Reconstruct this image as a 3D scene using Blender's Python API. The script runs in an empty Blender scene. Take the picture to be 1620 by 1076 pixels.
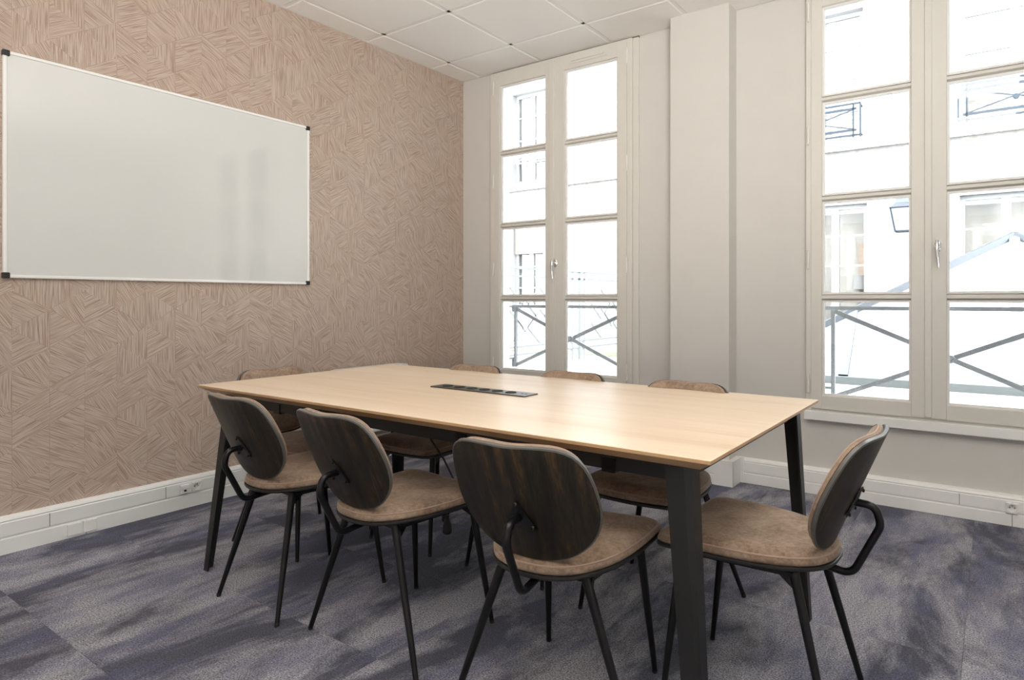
import bpy, bmesh, math, random
from mathutils import Vector, Matrix
random.seed(7)
PI = math.pi
scn = bpy.context.scene
COL = scn.collection

# ------------------------------------------------------------------ camera, world, exposure
cam_d = bpy.data.cameras.new('camera')
cam = bpy.data.objects.new('camera', cam_d); COL.objects.link(cam)
cam.location = (0, 0, 1.11)
cam.rotation_euler = (math.radians(90), 0, math.radians(34.072))
cam_d.sensor_width = 36.0; cam_d.sensor_fit = 'HORIZONTAL'
cam_d.lens = 1000.98 / 1620 * 36
cam_d.shift_x = -85 / 1620
cam_d.shift_y = -62.5 / 1620
cam_d.clip_start = 0.05; cam_d.clip_end = 200
scn.camera = cam

world = bpy.data.worlds.new('sky'); scn.world = world
world.use_nodes = True
bg = world.node_tree.nodes['Background']
bg.inputs[0].default_value = (0.86, 0.93, 1.0, 1)
bg.inputs[1].default_value = 15.5
scn.view_settings.view_transform = 'Standard'
scn.view_settings.look = 'None'
scn.view_settings.gamma = 1
scn.view_settings.use_curve_mapping = False
scn.view_settings.exposure = 0.8
FILL = 7.5           # radiance of the unseen fill panels added in the ceiling

def portal(name, x0, x1, z0, z1, y):
    d = bpy.data.lights.new(name, 'AREA'); d.shape = 'RECTANGLE'
    d.size = x1 - x0; d.size_y = z1 - z0
    d.cycles.is_portal = True
    o = bpy.data.objects.new(name, d); COL.objects.link(o)
    o.location = ((x0 + x1) / 2, y, (z0 + z1) / 2); o.rotation_euler = (math.radians(-90), 0, 0)
portal('window_portal', -3.3, -2.05, 0.5, 2.85, 4.10)
portal('window_portal', -0.9, 0.37, 0.48, 2.85, 4.10)

# fill light added unseen behind the camera, aimed at the ceiling over the table
sl_d = bpy.data.lights.new('soft_light', 'AREA'); sl_d.shape = 'RECTANGLE'; sl_d.size = 1.6; sl_d.size_y = 1.2
sl_d.energy = 46; sl_d.color = (1, .96, .91)
sl = bpy.data.objects.new('soft_light', sl_d); COL.objects.link(sl)
sl.location = (.9, -.9, 1.25); sl_d.spread = math.radians(95)
sl.rotation_euler = (Vector((-1.8, 2.4, 4.6)) - Vector(sl.location)).to_track_quat('-Z', 'Y').to_euler()

# ------------------------------------------------------------------ object helpers
def tag(o, label=None, cat=None, group=None, kind=None):
    if label: o['label'] = label
    if cat: o['category'] = cat
    if group: o['group'] = group
    if kind: o['kind'] = kind
    return o
def empty(name, loc=(0, 0, 0), rz=0, **k):
    o = bpy.data.objects.new(name, None); COL.objects.link(o)
    o.location = loc; o.rotation_euler = (0, 0, rz); o.empty_display_size = .1
    return tag(o, **k)
def link(name, me, parent=None, loc=None, rz=None):
    o = bpy.data.objects.new(name, me); COL.objects.link(o)
    if parent: o.parent = parent
    if loc is not None: o.location = loc
    if rz is not None: o.rotation_euler = (0, 0, rz)
    return o
def mesh_of(name, bm, mats, smooth=False, angle=35):
    me = bpy.data.meshes.new(name)
    bmesh.ops.recalc_face_normals(bm, faces=bm.faces)
    bm.to_mesh(me); bm.free()
    for m in (mats if isinstance(mats, (list, tuple)) else [mats]): me.materials.append(m)
    if smooth:
        for p in me.polygons: p.use_smooth = True
        me.set_sharp_from_angle(angle=math.radians(angle))
    return me
def obj(name, bm, mats, parent=None, smooth=False, loc=None, rz=None, angle=35):
    return link(name, mesh_of(name, bm, mats, smooth, angle), parent, loc, rz)
def B(): return bmesh.new()
def box(bm, x0, x1, y0, y1, z0, z1, bev=0, mi=0):
    vs = [bm.verts.new((x, y, z)) for x in (x0, x1) for y in (y0, y1) for z in (z0, z1)]
    fs = [(0, 1, 3, 2), (4, 6, 7, 5), (0, 4, 5, 1), (2, 3, 7, 6), (0, 2, 6, 4), (1, 5, 7, 3)]
    F = [bm.faces.new([vs[i] for i in f]) for f in fs]
    for f in F: f.material_index = mi
    if bev:
        es = list({e for f in F for e in f.edges})
        bmesh.ops.bevel(bm, geom=es, offset=bev, segments=2, affect='EDGES', profile=.5)
    return bm
def bx(*a, **k): return box(B(), *a, **k)
def prism(bm, pts, axis, a, b, mi=0):
    """extrude a 2D polygon along an axis; pts are the other two coordinates in order"""
    def P(p, t):
        return {'x': (t, p[0], p[1]), 'y': (p[0], t, p[1]), 'z': (p[0], p[1], t)}[axis]
    A = [bm.verts.new(P(p, a)) for p in pts]; C = [bm.verts.new(P(p, b)) for p in pts]
    n = len(pts); F = [bm.faces.new(A), bm.faces.new(C[::-1])]
    for i in range(n): F.append(bm.faces.new((A[i], C[i], C[(i + 1) % n], A[(i + 1) % n])))
    for f in F: f.material_index = mi
    return bm
def tube(bm, pts, r, n=12, closed=False, caps=True, mi=0):
    """round bar along pts; r is a number or one radius per point"""
    pts = [Vector(p) for p in pts]; m = len(pts)
    rs = r if isinstance(r, (list, tuple)) else [r] * m
    rings = []; up = None
    for i in range(m):
        if closed: t = pts[(i + 1) % m] - pts[i - 1]
        else: t = pts[min(i + 1, m - 1)] - pts[max(i - 1, 0)]
        t.normalize()
        if up is None:
            up = t.orthogonal().normalized()
        else:
            up = (up - t * up.dot(t))
            if up.length < 1e-6: up = t.orthogonal()
            up.normalize()
        s = t.cross(up)
        rings.append([bm.verts.new(pts[i] + (up * math.cos(2 * PI * k / n) + s * math.sin(2 * PI * k / n)) * rs[i]) for k in range(n)])
    last = m if closed else m - 1
    for i in range(last):
        a, b = rings[i], rings[(i + 1) % m]
        for k in range(n):
            f = bm.faces.new((a[k], a[(k + 1) % n], b[(k + 1) % n], b[k])); f.material_index = mi
    if caps and not closed:
        for q in (rings[0][::-1], rings[-1]):
            f = bm.faces.new(q); f.material_index = mi
    return bm
def fillet(pts, rad, seg=7):
    pts = [Vector(p) for p in pts]; out = [pts[0]]
    for i in range(1, len(pts) - 1):
        a, b, c = pts[i - 1], pts[i], pts[i + 1]
        d1 = (a - b).normalized(); d2 = (c - b).normalized()
        ang = d1.angle(d2); cut = min(rad / math.tan(ang / 2), (a - b).length * .49, (c - b).length * .49)
        p1 = b + d1 * cut; p2 = b + d2 * cut
        for k in range(seg + 1):
            t = k / seg
            out.append(p1 * (1 - t) ** 2 + b * 2 * t * (1 - t) + p2 * t * t)
    out.append(pts[-1]); return out
def bar(bm, p, q, w, h, up=(0, 0, 1), mi=0):
    """flat rectangular bar from p to q, w across, h along up"""
    p, q = Vector(p), Vector(q); t = (q - p).normalized(); up = Vector(up)
    s = t.cross(up)
    if s.length < 1e-5: s = t.orthogonal()
    s.normalize(); u = s.cross(t).normalized()
    A = []
    for c in (p, q): A.append([bm.verts.new(c + s * (w / 2 * i) + u * (h / 2 * j)) for i, j in ((-1, -1), (1, -1), (1, 1), (-1, 1))])
    F = [bm.faces.new(A[0][::-1]), bm.faces.new(A[1])]
    for k in range(4): F.append(bm.faces.new((A[0][k], A[0][(k + 1) % 4], A[1][(k + 1) % 4], A[1][k])))
    for f in F: f.material_index = mi
    return bm
def lathe(bm, prof, n=20, c=(0, 0, 0), axis='z', mi=0):
    rings = []
    for r, h in prof:
        ring = []
        for k in range(n):
            a = 2 * PI * k / n; u, v = r * math.cos(a), r * math.sin(a)
            p = {'z': (u, v, h), 'y': (u, h, v), 'x': (h, u, v)}[axis]
            ring.append(bm.verts.new(Vector(c) + Vector(p)))
        rings.append(ring)
    F = []
    for i in range(len(rings) - 1):
        for k in range(n): F.append(bm.faces.new((rings[i][k], rings[i][(k + 1) % n], rings[i + 1][(k + 1) % n], rings[i + 1][k])))
    F.append(bm.faces.new(rings[0][::-1])); F.append(bm.faces.new(rings[-1]))
    for f in F: f.material_index = mi
    return bm
def copy_tree(o, parent=None):
    c = o.copy(); COL.objects.link(c)
    if parent: c.parent = parent
    for ch in list(o.children): copy_tree(ch, c)
    return c
def layered(bm, outline, layers, mapper, mi=0, side_mi=None, inner=(.8, .6, .4, .2)):
    """closed shell: outline (2D) stacked through layers of (inset, height), capped by rings shrinking to the middle"""
    n = len(outline); cx = sum(p[0] for p in outline) / n; cy = sum(p[1] for p in outline) / n
    rm = sum(math.hypot(p[0] - cx, p[1] - cy) for p in outline) / n
    def ring(sc, h): return [bm.verts.new(mapper(cx + (p[0] - cx) * sc, cy + (p[1] - cy) * sc, h)) for p in outline]
    rings = []
    l0, l1 = layers[0], layers[-1]
    s0, s1 = 1 - l0[0] / rm, 1 - l1[0] / rm
    seq = [(s0 * k, l0[1]) for k in inner[::-1]] + [(1 - q_[0] / rm, q_[1]) for q_ in layers] + [(s1 * k, l1[1] + (l1[2] if len(l1) > 2 else 0) * (1 - k)) for k in inner]
    seq = [(a, b) for a, b in seq]
    rings = [ring(a, b) for a, b in seq]
    ns = len(inner)
    for i in range(len(rings) - 1):
        side = ns <= i < ns + len(layers) - 1
        for k in range(n):
            f = bm.faces.new((rings[i][k], rings[i][(k + 1) % n], rings[i + 1][(k + 1) % n], rings[i + 1][k]))
            f.material_index = side_mi if (side and side_mi is not None) else mi
    for rg, hh in ((rings[0], seq[0][1]), (rings[-1], seq[-1][1])):
        c = bm.verts.new(mapper(cx, cy, hh))
        for k in range(n):
            f = bm.faces.new((rg[k], rg[(k + 1) % n], c)); f.material_index = mi
    return bm
def smooth_outline(half, n=64):
    """mirror a half outline (x>=0, from bottom centre to top centre), Catmull-Rom to n points"""
    P = half + [(-x, y) for x, y in half[::-1] if x > 1e-6]
    m = len(P); dense = []
    for i in range(m):
        p0, p1, p2, p3 = P[i - 1], P[i], P[(i + 1) % m], P[(i + 2) % m]
        for k in range(12):
            t = k / 12
            dense.append(tuple(.5 * (2 * p1[j] + (p2[j] - p0[j]) * t + (2 * p0[j] - 5 * p1[j] + 4 * p2[j] - p3[j]) * t * t + (3 * p1[j] - p0[j] - 3 * p2[j] + p3[j]) * t ** 3) for j in (0, 1)))
    L = [0]
    for i in range(len(dense)):
        a, b = dense[i], dense[(i + 1) % len(dense)]; L.append(L[-1] + math.hypot(a[0] - b[0], a[1] - b[1]))
    out = []; j = 0
    for k in range(n):
        d = L[-1] * k / n
        while L[j + 1] < d: j += 1
        t = (d - L[j]) / (L[j + 1] - L[j]); a, b = dense[j], dense[(j + 1) % len(dense)]
        out.append((a[0] + (b[0] - a[0]) * t, a[1] + (b[1] - a[1]) * t))
    return out

# ------------------------------------------------------------------ material helpers
class N:
    def __init__(s, name):
        s.m = bpy.data.materials.new(name); s.m.use_nodes = True; s.t = s.m.node_tree
        s.b = s.t.nodes['Principled BSDF']; s.out = s.t.nodes['Material Output']
    def n(s, kind, **k):
        nd = s.t.nodes.new(kind)
        for a, v in k.items():
            if hasattr(nd, a) and a not in ('inputs',): setattr(nd, a, v)
        return nd
    def l(s, a, b): s.t.links.new(a, b)
    def val(s, x, sock):
        if hasattr(x, 'is_output') or hasattr(x, 'links'): s.l(x, sock)
        else: sock.default_value = x
    def math(s, op, a, b=None, c=None):
        nd = s.n('ShaderNodeMath', operation=op)
        s.val(a, nd.inputs[0])
        if b is not None: s.val(b, nd.inputs[1])
        if c is not None: s.val(c, nd.inputs[2])
        return nd.outputs[0]
    def sep(s, v):
        nd = s.n('ShaderNodeSeparateXYZ'); s.l(v, nd.inputs[0]); return nd.outputs
    def comb(s, x, y, z):
        nd = s.n('ShaderNodeCombineXYZ')
        for i, q in enumerate((x, y, z)): s.val(q, nd.inputs[i])
        return nd.outputs[0]
    def coord(s, which='Object'): return s.n('ShaderNodeTexCoord').outputs[which]
    def pos(s): return s.n('ShaderNodeNewGeometry').outputs['Position']
    def map(s, v, scale=(1, 1, 1), rot=(0, 0, 0), loc=(0, 0, 0)):
        nd = s.n('ShaderNodeMapping'); s.l(v, nd.inputs[0])
        nd.inputs['Scale'].default_value = scale; nd.inputs['Rotation'].default_value = rot; nd.inputs['Location'].default_value = loc
        return nd.outputs[0]
    def noise(s, v, scale=5, detail=4, rough=.5, dist=0, out='Fac'):
        nd = s.n('ShaderNodeTexNoise'); s.l(v, nd.inputs['Vector'])
        nd.inputs['Scale'].default_value = scale; nd.inputs['Detail'].default_value = detail
        nd.inputs['Roughness'].default_value = rough; nd.inputs['Distortion'].default_value = dist
        return nd.outputs[out]
    def ramp(s, f, stops):
        nd = s.n('ShaderNodeValToRGB'); s.l(f, nd.inputs[0]); e = nd.color_ramp.elements
        while len(e) > 1: e.remove(e[-1])
        e[0].position = stops[0][0]; e[0].color = (*stops[0][1], 1) if len(stops[0][1]) == 3 else stops[0][1]
        for p, c in stops[1:]:
            q = e.new(p); q.color = (*c, 1)
        return nd.outputs[0]
    def mix(s, f, a, b, mode='MIX'):
        nd = s.n('ShaderNodeMix', data_type='RGBA', blend_type=mode)
        s.val(f, nd.inputs[0])
        for x, k in ((a, 6), (b, 7)):
            if isinstance(x, tuple): nd.inputs[k].default_value = (*x, 1)
            else: s.l(x, nd.inputs[k])
        return nd.outputs[2]
    def rng(s, v, a, b, c, d):
        nd = s.n('ShaderNodeMapRange'); s.l(v, nd.inputs[0])
        for i, q in enumerate((a, b, c, d)): nd.inputs[i + 1].default_value = q
        return nd.outputs[0]
    def bump(s, h, strength=.3, dist=.002):
        nd = s.n('ShaderNodeBump'); s.l(h, nd.inputs['Height'])
        nd.inputs['Strength'].default_value = strength; nd.inputs['Distance'].default_value = dist
        s.l(nd.outputs[0], s.b.inputs['Normal'])
    def set(s, **k):
        nm = dict(color='Base Color', rough='Roughness', metal='Metallic', spec='Specular IOR Level', coat='Coat Weight', coat_r='Coat Roughness', sheen='Sheen Weight', sheen_r='Sheen Roughness', sheen_t='Sheen Tint')
        for a, v in k.items():
            sk = s.b.inputs[nm[a]]
            if isinstance(v, tuple): sk.default_value = (*v, 1)
            elif isinstance(v, (int, float)): sk.default_value = v
            else: s.l(v, sk)
        return s
def plain(name, c, rough=.5, metal=0, var=.03, scale=8, **k):
    q = N(name); f = q.noise(q.coord(), scale, 3)
    a = tuple(max(0, x * (1 - var)) for x in c); b = tuple(min(1, x * (1 + var)) for x in c)
    q.set(color=q.mix(f, a, b), rough=rough, metal=metal, **k); return q.m

# ------------------------------------------------------------------ materials
M = {}
M['wall_paint'] = plain('warm grey wall paint', (.66, .64, .605), .6)
M['white_paint'] = plain('white paint', (.84, .84, .82), .5)
M['window_paint'] = plain('window frame paint', (.70, .68, .63), .42)
M['bead_paint'] = plain('glazing bead paint', (.80, .79, .76), .4)
M['trunking'] = plain('white trunking plastic', (.86, .86, .84), .38)
M['ceiling_bar'] = plain('ceiling grid paint', (.84, .82, .78), .5)
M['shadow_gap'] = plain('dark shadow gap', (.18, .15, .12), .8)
M['black_metal'] = plain('black powder coated metal', (.005, .005, .006), .30, 0, .15, spec=.35)
M['table_metal'] = plain('charcoal powder coated steel', (.014, .0145, .015), .42, 0, .1, spec=.35)
M['chrome'] = plain('polished chrome', (.80, .80, .82), .12, 1)
M['black_plastic'] = plain('black plastic', (.015, .015, .016), .45)
M['alu'] = plain('white lacquered aluminium', (.90, .90, .88), .3, 0)
M['white_plastic'] = plain('white socket plastic', (.82, .82, .80), .3)
M['dark_hole'] = plain('dark hole', (.02, .02, .02), .8)
M['heater'] = plain('white enamel', (.80, .82, .83), .3)
M['grey_iron'] = plain('weathered grey painted iron', (.10, .104, .108), .6, 0, .6, 90)
M['pale_iron'] = plain('pale grey painted iron', (.10, .104, .10), .6, 0, .25, 40)
M['blue_iron'] = plain('blue grey painted iron', (0.012, 0.017, 0.023), .7, 0, .2, 30, spec=.1)
M['zinc'] = plain('zinc flashing', (0.030, 0.033, 0.038), .4, .3, .2, 12)

q = N('ceiling tile'); p = q.pos()
f = q.noise(p, 260, 2, .6); f2 = q.noise(p, 3, 2)
q.set(color=q.mix(f2, (.87, .85, .81), (.90, .88, .845)), rough=.85); q.bump(f, .25, .0012); M['ceiling_tile'] = q.m

# wallpaper: triangles of woven straw, each hatched in its own direction
q = N('hatched triangle wallpaper'); y, z = q.sep(q.pos())[1:3]
S, W = .178, .1355
a = q.math('DIVIDE', y, W); zs = q.math('DIVIDE', z, S)
ha = q.math('MULTIPLY', a, .5)
b = q.math('ADD', zs, ha); c = q.math('SUBTRACT', zs, ha)
fa, fb, fc = [q.math('FLOOR', v) for v in (a, b, c)]
wn = q.n('ShaderNodeTexWhiteNoise', noise_dimensions='3D'); q.l(q.comb(fa, fb, fc), wn.inputs['Vector'])
rnd = wn.outputs['Value']
# direction: one of four
k = q.math('FLOOR', q.math('MULTIPLY', rnd, 3.999))
th = q.math('MULTIPLY', k, PI / 3)
th = q.math('ADD', th, q.math('MULTIPLY', q.math('GREATER_THAN', k, 2.5), PI / 6 + .02))
yy = q.math('ADD', q.math('MULTIPLY', y, q.math('COSINE', th)), q.math('MULTIPLY', z, q.math('SINE', th)))
zz = q.math('SUBTRACT', q.math('MULTIPLY', z, q.math('COSINE', th)), q.math('MULTIPLY', y, q.math('SINE', th)))
hv = q.comb(q.math('MULTIPLY', yy, 430), q.math('MULTIPLY', zz, 9), q.math('MULTIPLY', rnd, 37))
h1 = q.noise(hv, 1, 1, .5, .05)
fine = q.noise(q.pos(), 420, 2, .6)
def edge(v): return q.math('ABSOLUTE', q.math('SUBTRACT', q.math('FRACT', q.math('ADD', v, .5)), .5))
e = q.math('MINIMUM', q.math('MULTIPLY', edge(a), W / S * 1.0), q.math('MINIMUM', edge(b), edge(c)))
em = q.rng(e, .003, .013, 1, 0)
em = q.math('MULTIPLY', em, q.rng(q.noise(q.pos(), 9, 2), .42, .58, .05, .8))
lines = q.rng(h1, .38, .56, 1, 0)
lines = q.math('MAXIMUM', lines, em)
big = q.noise(q.pos(), 1.3, 3, .6); big2 = q.noise(q.map(q.pos(), loc=(3, 5, 1)), 5, 3, .6)
paper = q.mix(big2, (.60, .475, .385), (.555, .485, .42))
straw = q.mix(big, (.225, .100, .052), (.29, .155, .098))
col = q.mix(q.math('MULTIPLY', lines, .62), paper, straw)
col = q.mix(q.math('MULTIPLY', q.rng(fine, .55, .75, 0, 1), .25), col, (.66, .55, .49))
q.set(color=col, rough=.62); q.bump(q.math('SUBTRACT', q.math('MULTIPLY', fine, .3), lines), .45, .0016); M['wallpaper'] = q.m

# carpet tiles
q = N('mottled violet grey carpet'); p = q.pos()
rn = q.n('ShaderNodeObjectInfo').outputs['Random']
off = q.comb(q.math('MULTIPLY', rn, .10), q.math('MULTIPLY', rn, .22), q.math('MULTIPLY', rn, .16))
vv = q.n('ShaderNodeVectorMath', operation='ADD'); q.l(p, vv.inputs[0]); q.l(off, vv.inputs[1])
pv = vv.outputs[0]
cl = q.noise(q.map(pv, scale=(2.3, .95, 1)), 1.15, 7, .66, .3)
cl2 = q.noise(q.map(pv, scale=(3, 1, 1), loc=(4, 2, 0)), 2.3, 5, .6, .2)
tuft = q.noise(p, 190, 3, .75); tuft2 = q.noise(p, 620, 1, .5)
m1 = q.rng(cl, .43, .56, 0, 1)
col = q.mix(m1, (.050, .050, .056), (.335, .327, .348))
col = q.mix(q.math('MULTIPLY', q.rng(cl2, .48, .66, 0, 1), .65), col, (.092, .094, .165))
sp = q.rng(tuft, .38, .64, .25, 1.95)
sp2 = q.rng(tuft2, .3, .7, .7, 1.35)
mv = q.math('MULTIPLY', sp, sp2)
vm = q.n('ShaderNodeVectorMath', operation='SCALE'); q.l(col, vm.inputs[0]); q.l(mv, vm.inputs['Scale'])
q.set(color=vm.outputs[0], rough=.95, spec=.15, sheen=.25, sheen_r=.5); q.bump(q.math('ADD', tuft, tuft2), .8, .004)
q.b.inputs['Sheen Tint'].default_value = (.70, .74, 1, 1)
M['carpet'] = q.m

# oak veneer, grain along x
def wood(name, ax, cols, sc=(.7, 14, 14), rough=.35, ring=1.0, **k):
    q = N(name); v = q.map(q.coord(), scale=sc)
    rn = q.n('ShaderNodeObjectInfo').outputs['Random']
    vv = q.n('ShaderNodeVectorMath', operation='ADD'); q.l(v, vv.inputs[0])
    q.l(q.comb(q.math('MULTIPLY', rn, 19), q.math('MULTIPLY', rn, 11), q.math('MULTIPLY', rn, 7)), vv.inputs[1]); v = vv.outputs[0]
    a = q.noise(v, 1.0, 5, .6, ring); b2 = q.noise(q.map(v, scale=(2, 5, 5)), 2.2, 4, .6)
    f = q.math('ADD', q.math('MULTIPLY', a, .7), q.math('MULTIPLY', b2, .3))
    q.set(color=q.ramp(f, cols), rough=rough, **k); q.bump(b2, .08, .0006); return q.m
M['oak'] = wood('pale oak veneer', 'x', [(.30, (.60, .435, .28)), (.46, (.71, .555, .40)), (.6, (.76, .615, .465)), (.75, (.68, .52, .37))], (.5, 9, 9), .33, .5, spec=.5)
M['oak_edge'] = wood('oak edge', 'x', [(.30, (.40, .235, .11)), (.5, (.52, .33, .175)), (.7, (.46, .28, .14))], (1.2, 30, 60), .4, .3)
M['dark_wood'] = wood('dark stained ply', 'z', [(.32, (.008, .008, .007)), (.46, (.017, .015, .011)), (.55, (.032, .023, .014)), (.64, (.075, .042, .020)), (.72, (.030, .021, .014))], (42, 8, 1.1), .42, .45, spec=.28)
M['seat_edge'] = plain('blackened ply edge', (.022, .021, .020), .4, 0, .3, 30, spec=.4)
M['ply_edge'] = plain('worn ply edge', (.10, .095, .085), .35, 0, .3, 30, spec=.6)

def velvet(name, c1, c2):
    q = N(name); p = q.coord()
    rn = q.n('ShaderNodeObjectInfo').outputs['Random']
    vv = q.n('ShaderNodeVectorMath', operation='ADD'); q.l(p, vv.inputs[0]); q.l(q.comb(rn, q.math('MULTIPLY', rn, 3), 0), vv.inputs[1])
    a = q.noise(vv.outputs[0], 9, 5, .65, .3); b = q.noise(q.map(vv.outputs[0], scale=(1, 1, 1)), 90, 3, .65); c = q.noise(p, 500, 1)
    f = q.math('ADD', q.math('MULTIPLY', a, .6), q.math('MULTIPLY', b, .4))
    q.set(color=q.ramp(f, [(.36, c1), (.66, c2)]), rough=.9, spec=.1, sheen=.45, sheen_r=.35)
    q.b.inputs['Sheen Tint'].default_value = (1, .86, .74, 1)
    q.bump(q.math('ADD', q.math('MULTIPLY', a, 2), q.math('MULTIPLY', c, .15)), .28, .004); return q.m
M['velvet'] = velvet('brown velvet', (.175, .118, .083), (.41, .305, .225))
M['welt'] = plain('velvet seam', (.34, .235, .17), .8, 0, .15, 60, sheen=.3)

q = N('whiteboard enamel'); q.set(color=(.71, .725, .71), rough=.30, spec=.5, coat=1.0, coat_r=.04); q.b.inputs['Coat IOR'].default_value = 1.9
f = q.noise(q.coord(), 2.2, 2); q.bump(f, .03, .004); M['whiteboard'] = q.m

# glass: mostly clear with a fresnel reflection
def glass(name, tint=(.97, .98, .98), refl=1.0):
    q = N(name); t = q.n('ShaderNodeBsdfTransparent'); t.inputs[0].default_value = (*tint, 1)
    g = q.n('ShaderNodeBsdfGlossy'); g.inputs['Roughness'].default_value = .02
    fr = q.n('ShaderNodeFresnel'); fr.inputs[0].default_value = 1.45
    mx = q.n('ShaderNodeMixShader'); q.l(q.math('MULTIPLY', fr.outputs[0], refl), mx.inputs[0])
    q.l(t.outputs[0], mx.inputs[1]); q.l(g.outputs[0], mx.inputs[2]); q.l(mx.outputs[0], q.out.inputs[0]); return q.m
M['glass'] = glass('window glass')
M['sky_glass'] = plain('frosted rooflight glass', (0.141, 0.148, 0.155), .35, 0, .02, 2)

# outside
q = N('cream stucco'); p = q.pos(); z = q.sep(p)[2]
st = q.noise(q.map(p, scale=(6, 6, .8)), 2, 4, .6); f = q.noise(p, 1.2, 4)
# water stains below the string course (their own shape on the render coat)
band = q.math('MULTIPLY', q.rng(z, 2.45, 3.18, 0, 1), q.math('LESS_THAN', z, 3.2))
col = q.mix(f, (0.137, 0.134, 0.129), (0.152, 0.149, 0.143))
col = q.mix(q.math('MULTIPLY', band, q.rng(st, .35, .7, .15, .8)), col, (0.052, 0.041, 0.028))
q.set(color=col, rough=.9); M['stucco'] = q.m
M['stone'] = plain('pale limestone', (0.222, 0.216, 0.204), .85, 0, .08, 9)
q = N('stained coping'); st = q.noise(q.map(q.pos(), scale=(14, 14, 4)), 2, 4, .7)
q.set(color=q.mix(q.rng(st, .45, .65, 0, 1), (0.178, 0.172, 0.159), (0.056, 0.049, 0.038)), rough=.9); M['coping'] = q.m
q = N('terrace screed'); st = q.noise(q.pos(), 3, 5, .65); ms = q.noise(q.pos(), 1.1, 3)
q.set(color=q.mix(q.rng(ms, .55, .7, 0, .6), q.mix(st, (0.148, 0.143, 0.132), (0.200, 0.194, 0.181)), (0.100, 0.111, 0.074)), rough=.9); M['terrace'] = q.m
M['sash_white'] = plain('white joinery', (0.163, 0.161, 0.157), .5)
M['roller'] = plain('pale roller shutter', (0.100, 0.090, 0.078), .6)
q = N('net curtain'); w = q.noise(q.map(q.pos(), scale=(26, 1, 1.2)), 1, 3, .6, .3)
q.set(color=q.ramp(w, [(.35, (0.118, 0.100, 0.074)), (.5, (0.178, 0.167, 0.144)), (.65, (0.244, 0.237, 0.222))]), rough=.8); M['curtain'] = q.m
M['room_pink'] = plain('pale interior seen through a window', (0.330, 0.290, 0.255), .8, 0, .06, 2)
M['room_peach'] = plain('peach interior wall', (0.330, 0.230, 0.170), .8)
M['blind'] = plain('pale roller blind', (.16, .15, .135), .8)
M['lampshade'] = plain('grey lampshade', (.20, .18, .17), .8)
M['awning_red'] = plain('faded red awning', (.50, .25, .22), .7)
M['kerb_lead'] = plain('lead kerb', (0.056, 0.059, 0.056), .8, 0, .1, 6)
M['moss'] = plain('mossy kerb', (0.120, 0.136, 0.080), .9, 0, .3, 14)
q = N('led panel'); em = q.n('ShaderNodeEmission'); em.inputs[0].default_value = (1, .955, .90, 1); em.inputs[1].default_value = FILL
q.l(em.outputs[0], q.out.inputs[0]); M['led'] = q.m

# ------------------------------------------------------------------ room shell
XL, YB, XR, YF, ZC = -3.61, 3.835, 2.1, -1.7, 2.905
YO = 4.03     # outer face of the window wall
def cell_wall(bm, xs, zs, holes, y0, y1):
    """slab in the x-z plane with rectangular holes"""
    for i in range(len(xs) - 1):
        for j in range(len(zs) - 1):
            cx, cz = (xs[i] + xs[i + 1]) / 2, (zs[j] + zs[j + 1]) / 2
            if any(h[0] < cx < h[1] and h[2] < cz < h[3] for h in holes): continue
            box(bm, xs[i], xs[i + 1], y0, y1, zs[j], zs[j + 1])
    bmesh.ops.remove_doubles(bm, verts=bm.verts, dist=1e-5)
    # drop the doubled inner faces
    seen = {}
    for f in list(bm.faces):
        key = tuple(sorted(v.index for v in f.verts)) if False else tuple(round(c, 4) for c in f.calc_center_median())
        seen.setdefault(key, []).append(f)
    bmesh.ops.delete(bm, geom=[f for v in seen.values() if len(v) > 1 for f in v], context='FACES_ONLY')
    return bm
W1 = (-3.285, -2.03, .50, 2.835); W2 = (-.895, .365, .47, 2.835)
fl = obj('floor', bx(XL - .1, XR + .1, YF - .1, YO, -.12, -.007), M['shadow_gap']); fl['kind'] = 'structure'
wl = obj('wall_left', bx(XL - .12, XL, YF, YO, -.01, 2.93), M['wallpaper']); wl['kind'] = 'structure'
wb = obj('wall_back', cell_wall(B(), sorted([XL, XR, W1[0], W1[1], W2[0], W2[1]]), [-.01, W2[2], W1[2], W1[3], 2.93], [W1, (W2[0], W2[1], W2[2], W2[3])], YB, YO), M['wall_paint']); wb['kind'] = 'structure'
wr = obj('wall_right', bx(XR, XR + .12, YF, YO, -.01, 2.93), M['white_paint']); wr['kind'] = 'structure'
wf = obj('wall_front', bx(XL, XR, YF - .12, YF, -.01, 2.93), M['white_paint']); wf['kind'] = 'structure'
ce = obj('ceiling', bx(XL - .1, XR + .1, YF - .1, YO, 2.93, 3.05), M['white_paint']); ce['kind'] = 'structure'

# carpet tiles, 0.5 m
ts = .5
def carpet_tile_mesh(w, d):
    bm = B(); e = .0005
    prism(bm, [(e, e), (w - e, e), (w - e, d - e), (e, d - e)], 'z', -.007, 0); return mesh_of('carpet_tile', bm, M['carpet'])
cache = {}
x = XL + .03
xs = []; 
while x < XR: xs.append((x, min(ts, XR - x))); x += ts
y = YB - .04 - ts * 11
ys = []
while y < YB - .05:
    y0 = max(y, YF); ys.append((y0, y + ts - y0)); y += ts
for (x, w) in xs:
    for (y, d) in ys:
        if w < .02 or d < .02: continue
        kk = (round(w, 3), round(d, 3))
        if kk not in cache: cache[kk] = carpet_tile_mesh(w, d)
        link('carpet_tile', cache[kk], fl, (x, y, 0))

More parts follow.
